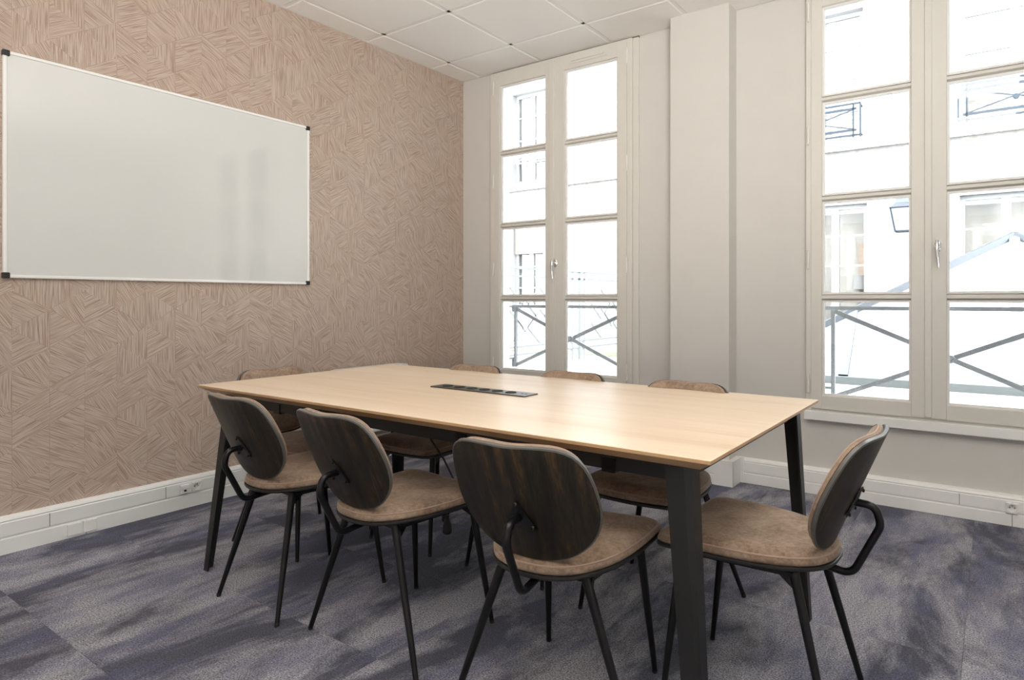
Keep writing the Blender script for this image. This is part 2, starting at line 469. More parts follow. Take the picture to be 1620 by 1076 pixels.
# ceiling grid and tiles
GX = [-3.405 + .602 * i for i in range(10)]; GX = [g for g in GX if g < XR]
GY = [3.457 - .610 * i for i in range(9)]; GY = [g for g in GY if g > YF]
for g in GX: obj('grid_bar', bx(g - .012, g + .012, YF, YB, ZC, ZC + .02), M['ceiling_bar'], ce)
for g in GY: obj('grid_bar', bx(XL, XR, g - .012, g + .012, ZC, ZC + .019), M['ceiling_bar'], ce)
for a, b2, c, d in ((XL, XL + .02, YF, YB), (XL, XR, YB - .018, YB - .006), (XR - .02, XR, YF, YB)):
    obj('wall_angle', bx(a, b2, c, d, ZC - .002, ZC + .018), M['ceiling_bar'], ce)
bxs = [XL] + GX + [XR]; bys = sorted([YF] + GY + [YB])
FILL_CELLS = {(3, 3), (6, 3), (6, 5), (4, 1), (8, 4)}  # grid cells with glowing panels, added out of view to brighten the room
tc = {}
def ctile(w, d):
    bm = B()
    o = [(0, 0), (w, 0), (w, d), (0, d)]; i_ = [(.006, .006), (w - .006, .006), (w - .006, d - .006), (.006, d - .006)]
    rings = [[bm.verts.new((p[0], p[1], zz)) for p in pp] for pp, zz in ((o, .018), (o, .004), (i_, 0))]
    for r in range(2):
        for k in range(4): bm.faces.new((rings[r][k], rings[r][(k + 1) % 4], rings[r + 1][(k + 1) % 4], rings[r + 1][k]))
    bm.faces.new(rings[2]); bm.faces.new(rings[0][::-1]); return mesh_of('ceiling_tile', bm, M['ceiling_tile'])
for i in range(len(bxs) - 1):
    for j in range(len(bys) - 1):
        x0, x1, y0, y1 = bxs[i] + .0125, bxs[i + 1] - .0125, bys[j] + .0125, bys[j + 1] - .0125
        if x1 - x0 < .02 or y1 - y0 < .02: continue
        if (i, j) in FILL_CELLS:
            r = empty('ceiling_light', ((x0 + x1) / 2, (y0 + y1) / 2, ZC), label='flush square ceiling light panel set in the white tile grid', cat='light', group='ceiling light panels')
            w, d = (x1 - x0) / 2, (y1 - y0) / 2
            f = B()
            for q4 in ((-w, w, -d, -d + .02), (-w, w, d - .02, d), (-w, -w + .02, -d + .02, d - .02), (w - .02, w, -d + .02, d - .02)): box(f, *q4, -.003, .012)
            obj('frame', f, M['ceiling_bar'], r)
            obj('diffuser', bx(-w + .02, w - .02, -d + .02, d - .02, .001, .008), M['led'], r)
            continue
        kk = (round(x1 - x0, 3), round(y1 - y0, 3))
        if kk not in tc: tc[kk] = ctile(*kk)
        link('ceiling_tile', tc[kk], ce, (x0, y0, ZC - .003))

# pillar on the window wall
CX0, CX1, CY = -1.70, -1.318, 3.70
pl = obj('trim_1', bx(CX0, CX1, CY, YB, 0, 2.925), M['wall_paint']); pl['kind'] = 'structure'

# cable trunking used as skirting: profile (depth from wall, height)
def trunk_profile(h, mid):
    return [(0, 0), (.034, 0), (.034, mid - .006), (.031, mid - .003), (.031, mid + .003), (.034, mid + .006), (.034, h - .026), (.031, h - .022), (.033, h - .016), (.028, h - .006), (.016, h), (0, h)]
bl = obj('baseboard_left', prism(B(), [(XL + d, z) for d, z in trunk_profile(.162, .072)], 'y', YF, YB), M['trunking'], smooth=True, angle=30); bl['kind'] = 'structure'
def bb_x(x0, x1, yw, name, parent=None):
    o = obj(name, prism(B(), [(yw - d, z) for d, z in trunk_profile(.150, .063)], 'x', x0, x1), M['trunking'], parent, smooth=True, angle=30)
    if not parent: o['kind'] = 'structure'
    return o
bk = bb_x(XL + .034, CX0 - .03, YB, 'baseboard_back'); 
bb_x(CX1, XR, YB, 'baseboard_piece', bk)
bb_x(CX0 - .034, CX1 + .034, CY, 'baseboard_piece', bk)
obj('baseboard_piece', prism(B(), [(CX1 + d, z) for d, z in trunk_profile(.150, .063)], 'y', CY, YB - .02), M['trunking'], bk)
obj('joint_cover', bx(-1.40, CX1 + .037, CY - .038, CY - .03, 0, .152), M['trunking'], bk)
obj('joint_cover', bx(CX1 + .02, CX1 + .037, CY - .0375, YB, 0, .152), M['trunking'], bk)
obj('joint_cover', bx(CX1 + .037, -1.262, YB - .037, YB - .03, 0, .152), M['trunking'], bk)
# seams and cover plates of the left trunking
for y0, z0, z1 in ((1.075, .078, .137), (1.565, .078, .137), (1.215, 0, .066)):
    obj('cover_joint', bx(XL + .030, XL + .0345, y0 - .0012, y0 + .0012, z0, z1), M['shadow_gap'], bl)
for y0, y1 in ((1.140, 1.195), (1.203, 1.258)):
    obj('cover_plate', bx(XL + .03, XL + .041, y0, y1, .010, .064, .002), M['trunking'], bl)
for x0, z0, z1 in ((-.145, .068, .125), (.075, 0, .057)):
    obj('cover_joint', bx(x0 - .0012, x0 + .0012, YB - .0345, YB - .03, z0, z1), M['shadow_gap'], bk)

# ------------------------------------------------------------------ French windows
def sash(win, x0, x1, z0, z1, gl, gr, zb, zt, mz, y0=3.795, y1=3.85):
    s = B()
    for a in ((x0, gl, z0, z1), (gr, x1, z0, z1)): box(s, a[0], a[1], y0, y1, a[2], a[3], .003)
    for a in ((gl, gr, z0, zb), (gl, gr, zt, z1)): box(s, a[0], a[1], y0 + .001, y1, a[2], a[3])
    S_ = obj('sash', s, M['window_paint'], win)
    # muntins with bevelled room side
    for z in mz:
        pts = [(y0 + .006, z - .007), (y0 + .006, z + .007), (y0 + .03, z + .017), (y1 - .004, z + .017), (y1 - .004, z - .017), (y0 + .03, z - .017)]
        obj('muntin', prism(B(), pts, 'x', gl, gr), M['window_paint'], S_)
    edges = [zb] + [z for z in mz] + [zt]
    for k in range(len(edges) - 1):
        a = edges[k] + (.0 if k == 0 else .017); b = edges[k + 1] - (.0 if k == len(edges) - 2 else .017)
        obj('pane', bx(gl, gr, y0 + .036, y0 + .040, a, b), M['glass'], S_)
        bd = B(); t = .012
        for qq in ((gl, gl + t, a, b), (gr - t, gr, a, b), (gl + t, gr - t, a, a + t), (gl + t, gr - t, b - t, b)): box(bd, qq[0], qq[1], y0 + .018, y0 + .034, qq[2], qq[3])
        obj('glazing_bead', bd, M['bead_paint'], S_)
    return S_
def handle(win, x, z, y):
    h = B(); lathe(h, [(.0165, y), (.0165, y - .006), (.013, y - .009)], 20, (x, 0, z), 'y')
    for v in h.verts: v.co.z = z + (v.co.z - z) * 1.9
    lathe(h, [(.0075, y - .005), (.0075, y - .045)], 14, (x, 0, z), 'y')
    pts = [(x, y - .040, z + .030), (x, y - .044, z + .012), (x, y - .048, z - .02), (x + .003, y - .052, z - .06), (x + .008, y - .050, z - .115)]
    tube(h, pts, [.006, .0095, .0095, .0085, .0045], 12)
    obj('window_handle', h, M['chrome'], win, smooth=True)['label'] = 'chrome lever handle'
def hinge(win, x, z, y):
    h = B(); tube(h, [(x, y, z - .048), (x, y, z + .048)], .0055, 10)
    for dz in (-.052, .052): lathe(h, [(.003, dz - .004), (.006, dz), (.003, dz + .004)], 10, (x, y, z))
    box(h, x - .0015, x + .0015, y, y + .02, z - .045, z + .045)
    obj('hinge', h, M['bead_paint'], win, smooth=True)
MZ = [1.128, 1.690, 2.256]
# left window
w1 = empty('window_1', (0, 0, 0), kind='structure')
fr = B()
box(fr, -3.288, -3.240, 3.80, YB + .02, .500, 2.893, .004); box(fr, -2.070, -2.030, 3.80, YB + .02, .500, 2.893, .004)
box(fr, -3.240, -2.070, 3.805, YB + .02, 2.872, 2.893); box(fr, -3.240, -2.070, 3.805, YB + .02, .460, .515)
obj('frame', fr, M['window_paint'], w1)
obj('architrave', bx(-2.030, -1.988, 3.815, YB + .002, .46, 2.893, .003), M['window_paint'], w1)
sash(w1, -3.240, -2.673, .482, 2.872, -3.190, -2.750, .575, 2.782, MZ)
S2 = sash(w1, -2.6725, -2.070, .482, 2.872, -2.582, -2.142, .575, 2.782, MZ)
obj('cover_strip', bx(-2.712, -2.668, 3.785, 3.800, .50, 2.868, .004), M['window_paint'], w1)
handle(w1, -2.657, 1.385, 3.795)
for z in (.62, 1.355, 2.045, 2.77): hinge(w1, -3.246, z, 3.787); hinge(w1, -2.062, z, 3.787)
vt = B(); box(vt, -2.53, -2.23, 3.789, 3.796, 2.812, 2.838, .002); box(vt, -2.515, -2.245, 3.783, 3.790, 2.829, 2.836)
obj('trickle_vent', vt, M['window_paint'], w1)
# right window
w2 = empty('window_2', (0, 0, 0), kind='structure')
fr = B()
box(fr, -.898, -.868, 3.80, YB + .02, .47, 2.893, .004); box(fr, .345, .375, 3.80, YB + .02, .47, 2.893, .004)
box(fr, -.868, .345, 3.805, YB + .02, 2.872, 2.893); box(fr, -.868, .345, 3.81, YB + .02, .455, .492)
obj('frame', fr, M['window_paint'], w2)
sash(w2, -.868, -.272, .494, 2.872, -.810, -.362, .568, 2.782, MZ)
sash(w2, -.2715, .345, .494, 2.872, -.200, .262, .568, 2.782, MZ)
obj('cover_strip', bx(-.300, -.266, 3.785, 3.800, .50, 2.868, .004), M['window_paint'], w2)
handle(w2, -.240, 1.39, 3.795)
for z in (.635, 1.345, 2.055, 2.765): hinge(w2, -.882, z, 3.787); hinge(w2, .358, z, 3.787)
obj('window_sill', bx(-.905, .39, 3.785, YB + .01, .428, .478, .003), M['white_paint'], w2)
# dark strip painted in as the shadow line between window heads and ceiling
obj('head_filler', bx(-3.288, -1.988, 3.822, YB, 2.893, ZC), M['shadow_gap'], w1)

# ------------------------------------------------------------------ whiteboard
wbd = empty('whiteboard', (XL, 1.663, 1.21), label='large white dry-erase board with thin pale frame on the patterned wall', cat='whiteboard')
hw, hh = .749, 1.0
obj('board', bx(.004, .014, -hw + .006, hw - .006, .006, hh - .006), M['whiteboard'], wbd)
for a in ((-hw, -hw + .014, .0, hh), (hw - .014, hw, .0, hh)): obj('frame_rail', bx(0, .020, a[0], a[1], a[2], a[3], .003), M['alu'], wbd)
for a in ((0, .014), (hh - .014, hh)): obj('frame_rail', bx(0, .020, -hw + .014, hw - .014, a[0], a[1], .003), M['alu'], wbd)
for sy in (-1, 1):
    for z0 in (0, hh):
        c = B(); s = 1 if z0 else -1
        y0, y1 = sorted((sy * (hw + .002), sy * (hw - .024))); za, zb = sorted((z0 + s * .002, z0 - s * .024))
        box(c, -.001, .024, y0, y1, za, zb, .004); obj('corner_cap', c, M['black_plastic'], wbd)

# ------------------------------------------------------------------ wall heater behind the table
ht = empty('wall_heater', (XL, 2.85, .21), label='low white wall heater partly hidden behind the far left end of the table', cat='heater')
obj('casing', bx(.025, .11, -.30, .30, 0, .445, .01), M['heater'], ht)
obj('bracket', bx(0, .03, -.2, .2, .1, .35), M['black_plastic'], ht)
gr_ = B()
for k in range(9): box(gr_, .107, .113, -.26, .26, .40 - k * .004 * 0 - .0, .404) if k == 0 else None
for k in range(6): box(gr_, .03 + k * .012, .036 + k * .012, -.27, .27, .443, .448)
obj('grille', gr_, M['white_plastic'], ht)

# ------------------------------------------------------------------ sockets
def socket(name, loc, rz, label, cat='socket', data=False, group=None):
    """face looks along local -y"""
    r = empty(name, loc, rz, label=label, cat=cat)
    s = .0235
    if not data:
        bm = B(); n = 32; R = .0185
        sq = []; ci = []
        for k in range(n):
            a = 2 * PI * k / n + PI / 4; c_, s_ = math.cos(a), math.sin(a); m_ = max(abs(c_), abs(s_))
            sq.append((s * c_ / m_, s * s_ / m_)); ci.append((R * c_, R * s_))
        rings = [[bm.verts.new((p[0], y, p[1])) for p in pp] for pp, y in ((sq, 0), (sq, -.013), (ci, -.013), (ci, -.002))]
        for i in range(3):
            for k in range(n): bm.faces.new((rings[i][k], rings[i][(k + 1) % n], rings[i + 1][(k + 1) % n], rings[i + 1][k]))
        bm.faces.new(rings[3])
        obj('plate', bm, M['white_plastic'], r)
        for dx, dz in ((-.0095, 0), (.0095, 0)): obj('hole', lathe(B(), [(.0026, -.0035), (.0026, -.001)], 10, (dx, 0, dz), 'y'), M['dark_hole'], r)
        obj('earth_pin', lathe(B(), [(.0024, -.001), (.0024, -.012)], 10, (0, 0, .011), 'y'), M['chrome'], r)
    else:
        obj('plate', bx(-s, s, -.013, 0, -s, s, .0015), M['white_plastic'], r)
        obj('flap', bx(-s + .003, s - .003, -.0155, -.012, .001, s - .004, .001), M['white_plastic'], r)
        obj('port', bx(-.006, .006, -.0145, -.011, -.013, -.003), M['dark_hole'], r)
    return r
XF = XL + .034
socket('data_socket', (XF, 1.655, .106), PI / 2, 'white network socket with small dark port on the left skirting trunking', data=True)
socket('power_socket', (XF, 1.717, .107), PI / 2, 'round white power socket beside the network socket on the left skirting')
socket('power_socket', (.075, YB - .034, .092), 0, 'white power socket on the skirting under the right window')

# ------------------------------------------------------------------ table
TX0, TX1, TY0, TY1, TZ = -2.855, -.534, 1.378, 2.45, .745
tcx, tcy = (TX0 + TX1) / 2, (TY0 + TY1) / 2
tb = empty('meeting_table', (tcx, tcy, 0), label='large rectangular meeting table with pale oak top and black splayed legs', cat='table')
hx, hy = (TX1 - TX0) / 2, (TY1 - TY0) / 2
bm = B(); ins = .042
lv = [(0, TZ, .0018), (0, TZ - .0018, 0), (0, TZ - .010, 0), (1, TZ - .036, ins)]
rings = []
for _, z, i_ in lv:
    rings.append([bm.verts.new((sx * (hx - i_), sy * (hy - i_), z)) for sx, sy in ((-1, -1), (1, -1), (1, 1), (-1, 1))])
for r in range(3):
    for k in range(4):
        f = bm.faces.new((rings[r][k], rings[r][(k + 1) % 4], rings[r + 1][(k + 1) % 4], rings[r + 1][k])); f.material_index = 1 if r else 0
bm.faces.new(rings[0]); f = bm.faces.new(rings[3][::-1]); f.material_index = 1
obj('tabletop', bm, [M['oak'], M['oak_edge']], tb)
def tleg(top, foot, sx, sy):
    """folded steel leg: wide outer web with two flanges, chamfered outer corner, tapering to the foot"""
    bm = B()
    def sec(w):
        # outline in local (x outward, y outward)
        t = .006; c = w * .22
        return [(w / 2, w / 2 - c), (w / 2, -w / 2), (w / 2 - t, -w / 2), (w / 2 - t, w / 2 - c - t * .4), (w / 2 - c - t * .4, w / 2 - t), (-w / 2, w / 2 - t), (-w / 2, w / 2), (w / 2 - c, w / 2)]
    A = []
    for (p, w) in ((top, .064), (foot, .040)):
        A.append([bm.verts.new((p[0] - tcx + sx * a, p[1] - tcy + sy * b2, p[2])) for a, b2 in sec(w)])
    n = len(A[0])
    for k in range(n): bm.faces.new((A[0][k], A[0][(k + 1) % n], A[1][(k + 1) % n], A[1][k]))
    bm.faces.new(A[0]); bm.faces.new(A[1][::-1])
    obj('leg', bm, M['table_metal'], tb)
tleg((-2.690, 1.448, .709), (-2.683, 1.342, 0), -1, -1)
tleg((-.634, 1.448, .709), (-.556, 1.372, 0), 1, -1)
tleg((-.620, 2.385, .709), (-.545, 2.30, 0), 1, 1)
tleg((-2.745, 2.385, .709), (-2.83, 2.47, 0), -1, 1)
rail = B()
box(rail, -2.66 - tcx, -.66 - tcx, 1.436 - tcy, 1.466 - tcy, .668, .709)
obj('apron_rail', rail, M['table_metal'], tb)
obj('apron_rail', bx(-2.72 - tcx, -.66 - tcx, 2.37 - tcy, 2.40 - tcy, .668, .709), M['table_metal'], tb)
for x in (-.64, -2.71): obj('apron_rail', bx(x - .015 - tcx, x + .015 - tcx, 1.47 - tcy, 2.37 - tcy, .668, .709), M['table_metal'], tb)
for x in (-2.35, -2.095, -1.36, -.835): obj('cross_beam', bx(x - .02 - tcx, x + .02 - tcx, 1.432 - tcy, 2.40 - tcy, .661, .70), M['black_metal'], tb)
# power strip in the table
ps = empty('table_power_strip', (-1.715, 1.93, TZ), label='slim dark power strip with six round sockets set in the table top', cat='power strip')
obj('plate', bx(-.250, .250, -.043, .043, 0, .005, .001), plain('bronze anodised plate', (.10, .092, .085), .3, .6), ps)
for k in range(6):
    sx = -.190 + k * .068
    s_ = obj('outlet', lathe(B(), [(.0225, .0052), (.0225, .0068), (.020, .0068), (.019, .0055)], 24, (sx, 0, 0)), M['dark_hole'], ps)
    for dx in (-.009, .009): obj('pin_hole', lathe(B(), [(.0022, .0056), (.0022, .0060)], 8, (sx + dx, 0, 0)), M['black_plastic'], s_)
for dx in (.208, .226): obj('usb_port', bx(dx - .006, dx + .006, -.003, .003, .0048, .0058), M['black_plastic'], ps)
# hanging cable with plug
cb = empty('power_cable', (-1.98, 1.93, 0), label='black power cable with plug hanging under the table', cat='cable')
obj('cord', tube(B(), fillet([(-.035, .0, .700), (-.035, 0, .52), (0.05, 0, .44), (.11, 0, .36), (.14, .03, .26), (.07, .02, .22), (.065, .0, .19)], .05), .0042, 8), M['black_plastic'], cb, smooth=True)
obj('cord', tube(B(), fillet([(.105, .0, .37), (.09, .02, .33), (.05, .03, .28), (.035, .02, .20)], .04), .0042, 8), M['black_plastic'], cb, smooth=True)
pg = B(); lathe(pg, [(.008, .205), (.010, .19), (.019, .165), (.0205, .135), (.016, .128)], 18, (.072, 0, 0))
obj('plug', pg, M['black_plastic'], cb, smooth=True)
obj('plug', lathe(B(), [(.006, .215), (.010, .205), (.012, .17), (.008, .165)], 14, (.035, .02, 0)), M['black_plastic'], cb, smooth=True)

# ------------------------------------------------------------------ chairs
BACK = smooth_outline([(0, .460), (.060, .465), (.108, .479), (.150, .506), (.182, .542), (.200, .582), (.206, .622), (.203, .666), (.194, .710), (.179, .742), (.156, .761), (.122, .770), (.07, .771), (0, .768)], 72)
SEAT = smooth_outline([(0, -.213), (.060, -.207), (.115, -.181), (.158, -.132), (.188, -.068), (.203, .0), (.210, .08), (.212, .15), (.209, .200), (.197, .225), (.170, .236), (.10, .239), (0, .240)], 80)
def bmap(s, z, d):
    n = Vector((-2.0 * s, 1, .42)).normalized()
    return Vector((s, -.195 - .42 * (z - .461) + 1.0 * s * s, z)) + n * d
def smap(x, y, h): return Vector((x, y, .417 + h + .22 * x * x - .35 * max(0, y - .12) ** 2))
def ring_pts(outline, inset, h, mapper):
    n = len(outline); cx = sum(p[0] for p in outline) / n; cy = sum(p[1] for p in outline) / n
    rm = sum(math.hypot(p[0] - cx, p[1] - cy) for p in outline) / n; sc = 1 - inset / rm
    return [mapper(cx + (p[0] - cx) * sc, cy + (p[1] - cy) * sc, h) for p in outline]
CM = {}
bm = layered(B(), BACK, [(.004, 0), (.0, .002), (0, .010), (.003, .012)], bmap, 0, 1); CM['back_shell'] = mesh_of('back_shell', bm, [M['dark_wood'], M['ply_edge']], True, 50)
bm = layered(B(), BACK, [(.012, .012), (.006, .016), (.007, .022), (.013, .028), (.026, .034), (.05, .038, .004)], bmap); CM['back_cushion'] = mesh_of('back_cushion', bm, M['velvet'], True, 60)
CM['back_seam'] = mesh_of('seam', tube(B(), ring_pts(BACK, .010, .026, bmap), .0026, 6, True), M['welt'], True)
bm = layered(B(), SEAT, [(.012, 0), (.002, .003), (0, .007), (.001, .012), (.006, .014)], smap, 0, 1); CM['seat_shell'] = mesh_of('seat_shell', bm, [M['black_metal'], M['seat_edge']], True, 50)
def seat_top(x, y, h):
    v = smap(x, y, h); return v
bm = layered(B(), SEAT, [(.010, .013), (.003, .018), (.003, .026), (.008, .035), (.018, .044), (.036, .051), (.065, .055, .004)], seat_top, inner=(.85, .7, .5, .3, .15)); CM['seat_cushion'] = mesh_of('seat_cushion', bm, M['velvet'], True, 70)
CM['seat_seam'] = mesh_of('seam', tube(B(), ring_pts(SEAT, .0085, .0345, smap), .0028, 6, True), M['welt'], True)
# bracket plate with three bolts
def plate_mesh():
    bm = B(); pts = []
    tri = [(0, .634), (.047, .553), (-.047, .553)]
    for i in range(3):
        a, b2, c = [Vector(tri[(i + k) % 3]) for k in (-1, 0, 1)]
        d1 = (a - b2).normalized(); d2 = (c - b2).normalized()
        p1 = b2 + d1 * .012; p2 = b2 + d2 * .012
        for k in range(5):
            t = k / 4; pts.append(p1 * (1 - t) ** 2 + b2 * 2 * t * (1 - t) + p2 * t * t)
    A = [bm.verts.new(bmap(0, p[1], -.0025) + Vector((p[0], .5 * p[0] ** 2, 0))) for p in pts]
    C = [bm.verts.new(bmap(0, p[1], -.0065) + Vector((p[0], .5 * p[0] ** 2, 0))) for p in pts]
    n = len(pts); bm.faces.new(A); bm.faces.new(C[::-1])
    for k in range(n): bm.faces.new((A[k], C[k], C[(k + 1) % n], A[(k + 1) % n]))
    # short stand-offs to the ply
    for x, z in ((0, .620), (.034, .561), (-.034, .561)):
        a = bmap(0, z, 0) + Vector((x, .8 * x * x, 0)); b_ = bmap(0, z, -.0065) + Vector((x, 0, 0)); tube(bm, [a, b_], .005, 8)
    return mesh_of('back_bracket', bm, M['black_metal'], True, 30)
CM['bracket'] = plate_mesh()
def bolt_mesh():
    bm = B()
    lathe(bm, [(.0062, 0), (.0062, -.002), (.0052, -.0045), (.0025, -.0058)], 12, (0, 0, 0), 'y'); return mesh_of('bolt', bm, M['black_metal'], True, 40)
CM['bolt'] = bolt_mesh()
tp = fillet([(0, -.250, .584), (0, -.300, .582), (0, -.312, .535), (0, -.243, .393), (0, -.185, .400), (0, -.05, .409)], .040, 9)
CM['support_tube'] = mesh_of('support_tube', tube(B(), tp, .0102, 14), M['black_metal'], True, 40)
def frame_mesh():
    bm = B()
    for s in (-1, 1):
        bar(bm, (s * .125, -.13, .410), (s * .148, .165, .410), .03, .010)
    bar(bm, (-.13, -.12, .409), (.13, -.12, .409), .035, .010); bar(bm, (-.145, .13, .409), (.145, .13, .409), .035, .010)
    return mesh_of('seat_frame', bm, M['black_metal'])
CM['seat_frame'] = frame_mesh()
RT, FT = (.122, -.130, .413), (.152, .170, .413)
def gusset(top, foot):
    """small triangular plate that stiffens the joint between leg and frame"""
    t, f = Vector(top), Vector(foot); d = (f - t).normalized(); inn = Vector((0, -math.copysign(1, t.y), 0))
    a = t + Vector((0, 0, -.006)); b_ = a + inn * .05; c = t + d * .055
    bm = B(); n = (b_ - a).cross(c - a).normalized() * .0022
    A = [bm.verts.new(p + n) for p in (a, b_, c)]; C = [bm.verts.new(p - n) for p in (a, b_, c)]
    bm.faces.new(A); bm.faces.new(C[::-1])
    for k in range(3): bm.faces.new((A[k], A[(k + 1) % 3], C[(k + 1) % 3], C[k]))
    return bm
def chair(x, y, rz, label, feet=None, group='upholstered dark chairs around the table'):
    r = empty('dining_chair', (x, y, 0), math.radians(rz), label=label, cat='chair', group=group)
    f = dict(rl=(-.225, -.225), rr=(.225, -.225), fl=(-.195, .225), fr=(.195, .225))
    if feet: f.update(feet)
    sh = link('backrest', CM['back_shell'], r)
    cu = link('back_cushion', CM['back_cushion'], r); link('seam', CM['back_seam'], cu)
    link('seat_shell', CM['seat_shell'], r)
    sc = link('seat_cushion', CM['seat_cushion'], r); link('seam', CM['seat_seam'], sc)
    br = link('back_bracket', CM['bracket'], r)
    for bx_, bz in ((0, .620), (.034, .561), (-.034, .561)):
        p = bmap(0, bz, -.0063) + Vector((bx_, .5 * bx_ * bx_, 0)); b_ = link('bolt', CM['bolt'], br, p); b_.rotation_euler = (math.radians(-22), 0, 0)
    link('support_tube', CM['support_tube'], r); link('seat_frame', CM['seat_frame'], r)
    for k, (T, s) in dict(rl=(RT, -1), rr=(RT, 1), fl=(FT, -1), fr=(FT, 1)).items():
        top = (T[0] * s, T[1], T[2]); ft = (f[k][0], f[k][1], .006)
        L = obj('leg', tube(B(), [top, [top[i] * .5 + ft[i] * .5 for i in range(3)], ft], [.0130, .0112, .0078], 14), M['black_metal'], r, smooth=True)
        obj('gusset', gusset(top, ft), M['black_metal'], L)
        obj('foot_cap', lathe(B(), [(.0072, 0), (.0082, .002), (.0082, .010), (.0070, .012)], 12, (ft[0], ft[1], 0)), M['black_plastic'], L, smooth=True)
    return r
chair(-2.220, 1.476, -2.0, 'dark backed chair nearest the left end on the near side of the table', dict(rl=(-.180, -.245), rr=(.206, -.235), fl=(-.187, .228), fr=(.224, .195)))
chair(-1.652, 1.464, -2.9, 'middle chair of the three with their dark wooden backs to the camera', dict(rl=(-.249, -.190), rr=(.290, -.185), fl=(-.204, .223), fr=(.209, .21)))
chair(-.986, 1.461, 6.9, 'nearest chair, its whole brown grained wooden back facing the camera', dict(rl=(-.240, -.213), rr=(.278, -.170), fl=(-.188, .241), fr=(.178, .232)))
chair(-.550, 1.802, 87.7, 'chair at the right end of the table, turned sideways with its full seat showing', dict(rl=(-.19, -.245), rr=(.150, -.245), fl=(-.215, .20), fr=(.176, .22)))
chair(-2.680, 1.785, -90, 'chair at the left end of the table by the patterned wall, cushion facing right')
chair(-2.215, 2.165, 180, 'chair on the window side nearest the left window, only its top edge above the table', dict(fl=(-.19, .222)))
chair(-1.630, 2.185, 180, 'chair on the window side in front of the left window, middle of three')
chair(-1.040, 2.145, 180, 'chair on the window side in front of the pillar, its top edge above the table', dict(rl=(-.265, -.19), fl=(-.2, .225)))

# ------------------------------------------------------------------ outside
tr = obj('terrace', bx(-12, 6, YO, 10, -.2, .34), M['terrace']); tr['kind'] = 'structure'
FY = 9.5
bd = empty('apartment_building', (0, FY, 0), label='pale stucco building across the courtyard with tall white windows', cat='building')
HW = [ # x0,x1,z0,z1, kind
 (-7.66, -6.87, 3.32, 5.05, 'curtain'), (-7.66, -6.93, .95, 2.56, 'shutter'),
 (-2.62, -1.49, 3.32, 5.15, 'plain'), (-.36, .80, 3.32, 5.25, 'blind'),
 (-2.30, -1.44, .75, 2.45, 'lamp'), (-.36, .62, .75, 2.45, 'plain')]
xs = sorted({-12., 6.} | {h[0] for h in HW} | {h[1] for h in HW}); zs = sorted({.0, 5.75} | {h[2] for h in HW} | {h[3] for h in HW})
obj('wall', cell_wall(B(), xs, zs, HW, 0, .30), M['stucco'], bd)
obj('back_wall', bx(-12, 6, .9, 1.0, 0, 5.75), M['room_pink'], bd)
obj('string_course', bx(-12, 6, -.07, .0, 3.19, 3.27, .006), M['coping'], bd)
obj('cornice', bx(-12, 6, -.18, .3, 5.75, 5.9, .02), M['stone'], bd)
for k, (x0, x1, z0, z1, kd) in enumerate(HW):
    fr = B(); t = .055; xm = (x0 + x1) / 2
    for a in ((x0, x0 + t, z0, z1), (x1 - t, x1, z0, z1), (x0 + t, x1 - t, z0, z0 + .08), (x0 + t, x1 - t, z1 - t, z1), (xm - .05, xm + .05, z0 + .08, z1 - t)):
        box(fr, a[0], a[1], .12, .18, a[2], a[3])
    wn_ = obj('window', fr, M['sash_white'], bd)
    n = 4
    for j in range(1, n):
        z = z0 + (z1 - z0) * j / n
        obj('muntin', bx(x0 + t, xm - .05, .13, .165, z - .012, z + .012), M['sash_white'], wn_)
        obj('muntin', bx(xm + .05, x1 - t, .13, .165, z - .012, z + .012), M['sash_white'], wn_)
    for a, b_ in ((x0 + t, xm - .05), (xm + .05, x1 - t)):
        obj('pane', bx(a, b_, .146, .150, z0 + .08, z1 - t), M['glass'], wn_)
    if kd == 'curtain' or kd == 'shutter':
        for a, b_ in ((x0 + t, xm - .03), (xm + .03, x1 - t)):
            bm = B(); n_ = 24; A = []; C = []
            for i in range(n_ + 1):
                x = a + (b_ - a) * i / n_; yv = .24 + .02 * math.sin(i * 1.9 + k)
                A.append(bm.verts.new((x, yv, z0 + .05))); C.append(bm.verts.new((x, yv, z1 - .04)))
            for i in range(n_): bm.faces.new((A[i], A[i + 1], C[i + 1], C[i]))
            obj('curtain', bm, M['curtain'], wn_, smooth=True)
    if kd == 'shutter':
        sl = B()
        for i in range(13):
            z = z1 - .02 - i * .042; prism(sl, [(.035, z), (.075, z), (.075, z - .040), (.055, z - .040)], 'x', x0 + .02, x1 - .02)
        obj('roller_shutter', sl, M['roller'], wn_)
    if kd == 'blind': obj('roller_blind', bx(x0 + t, xm - .05, .20, .205, z0 + .62, z1), M['blind'], wn_)
    if kd in ('blind', 'plain', 'lamp'):
        obj('room_wall', bx(x0 - .1, x1 + .1, .55, .56, z0 - .1, z1 + .1), M['room_pink'] if kd != 'lamp' else M['room_pink'], wn_)
    if kd == 'lamp':
        obj('partition', bx(-1.62, x1 + .08, .45, .50, z0 - .1, z0 + 1.18), M['room_peach'], wn_)
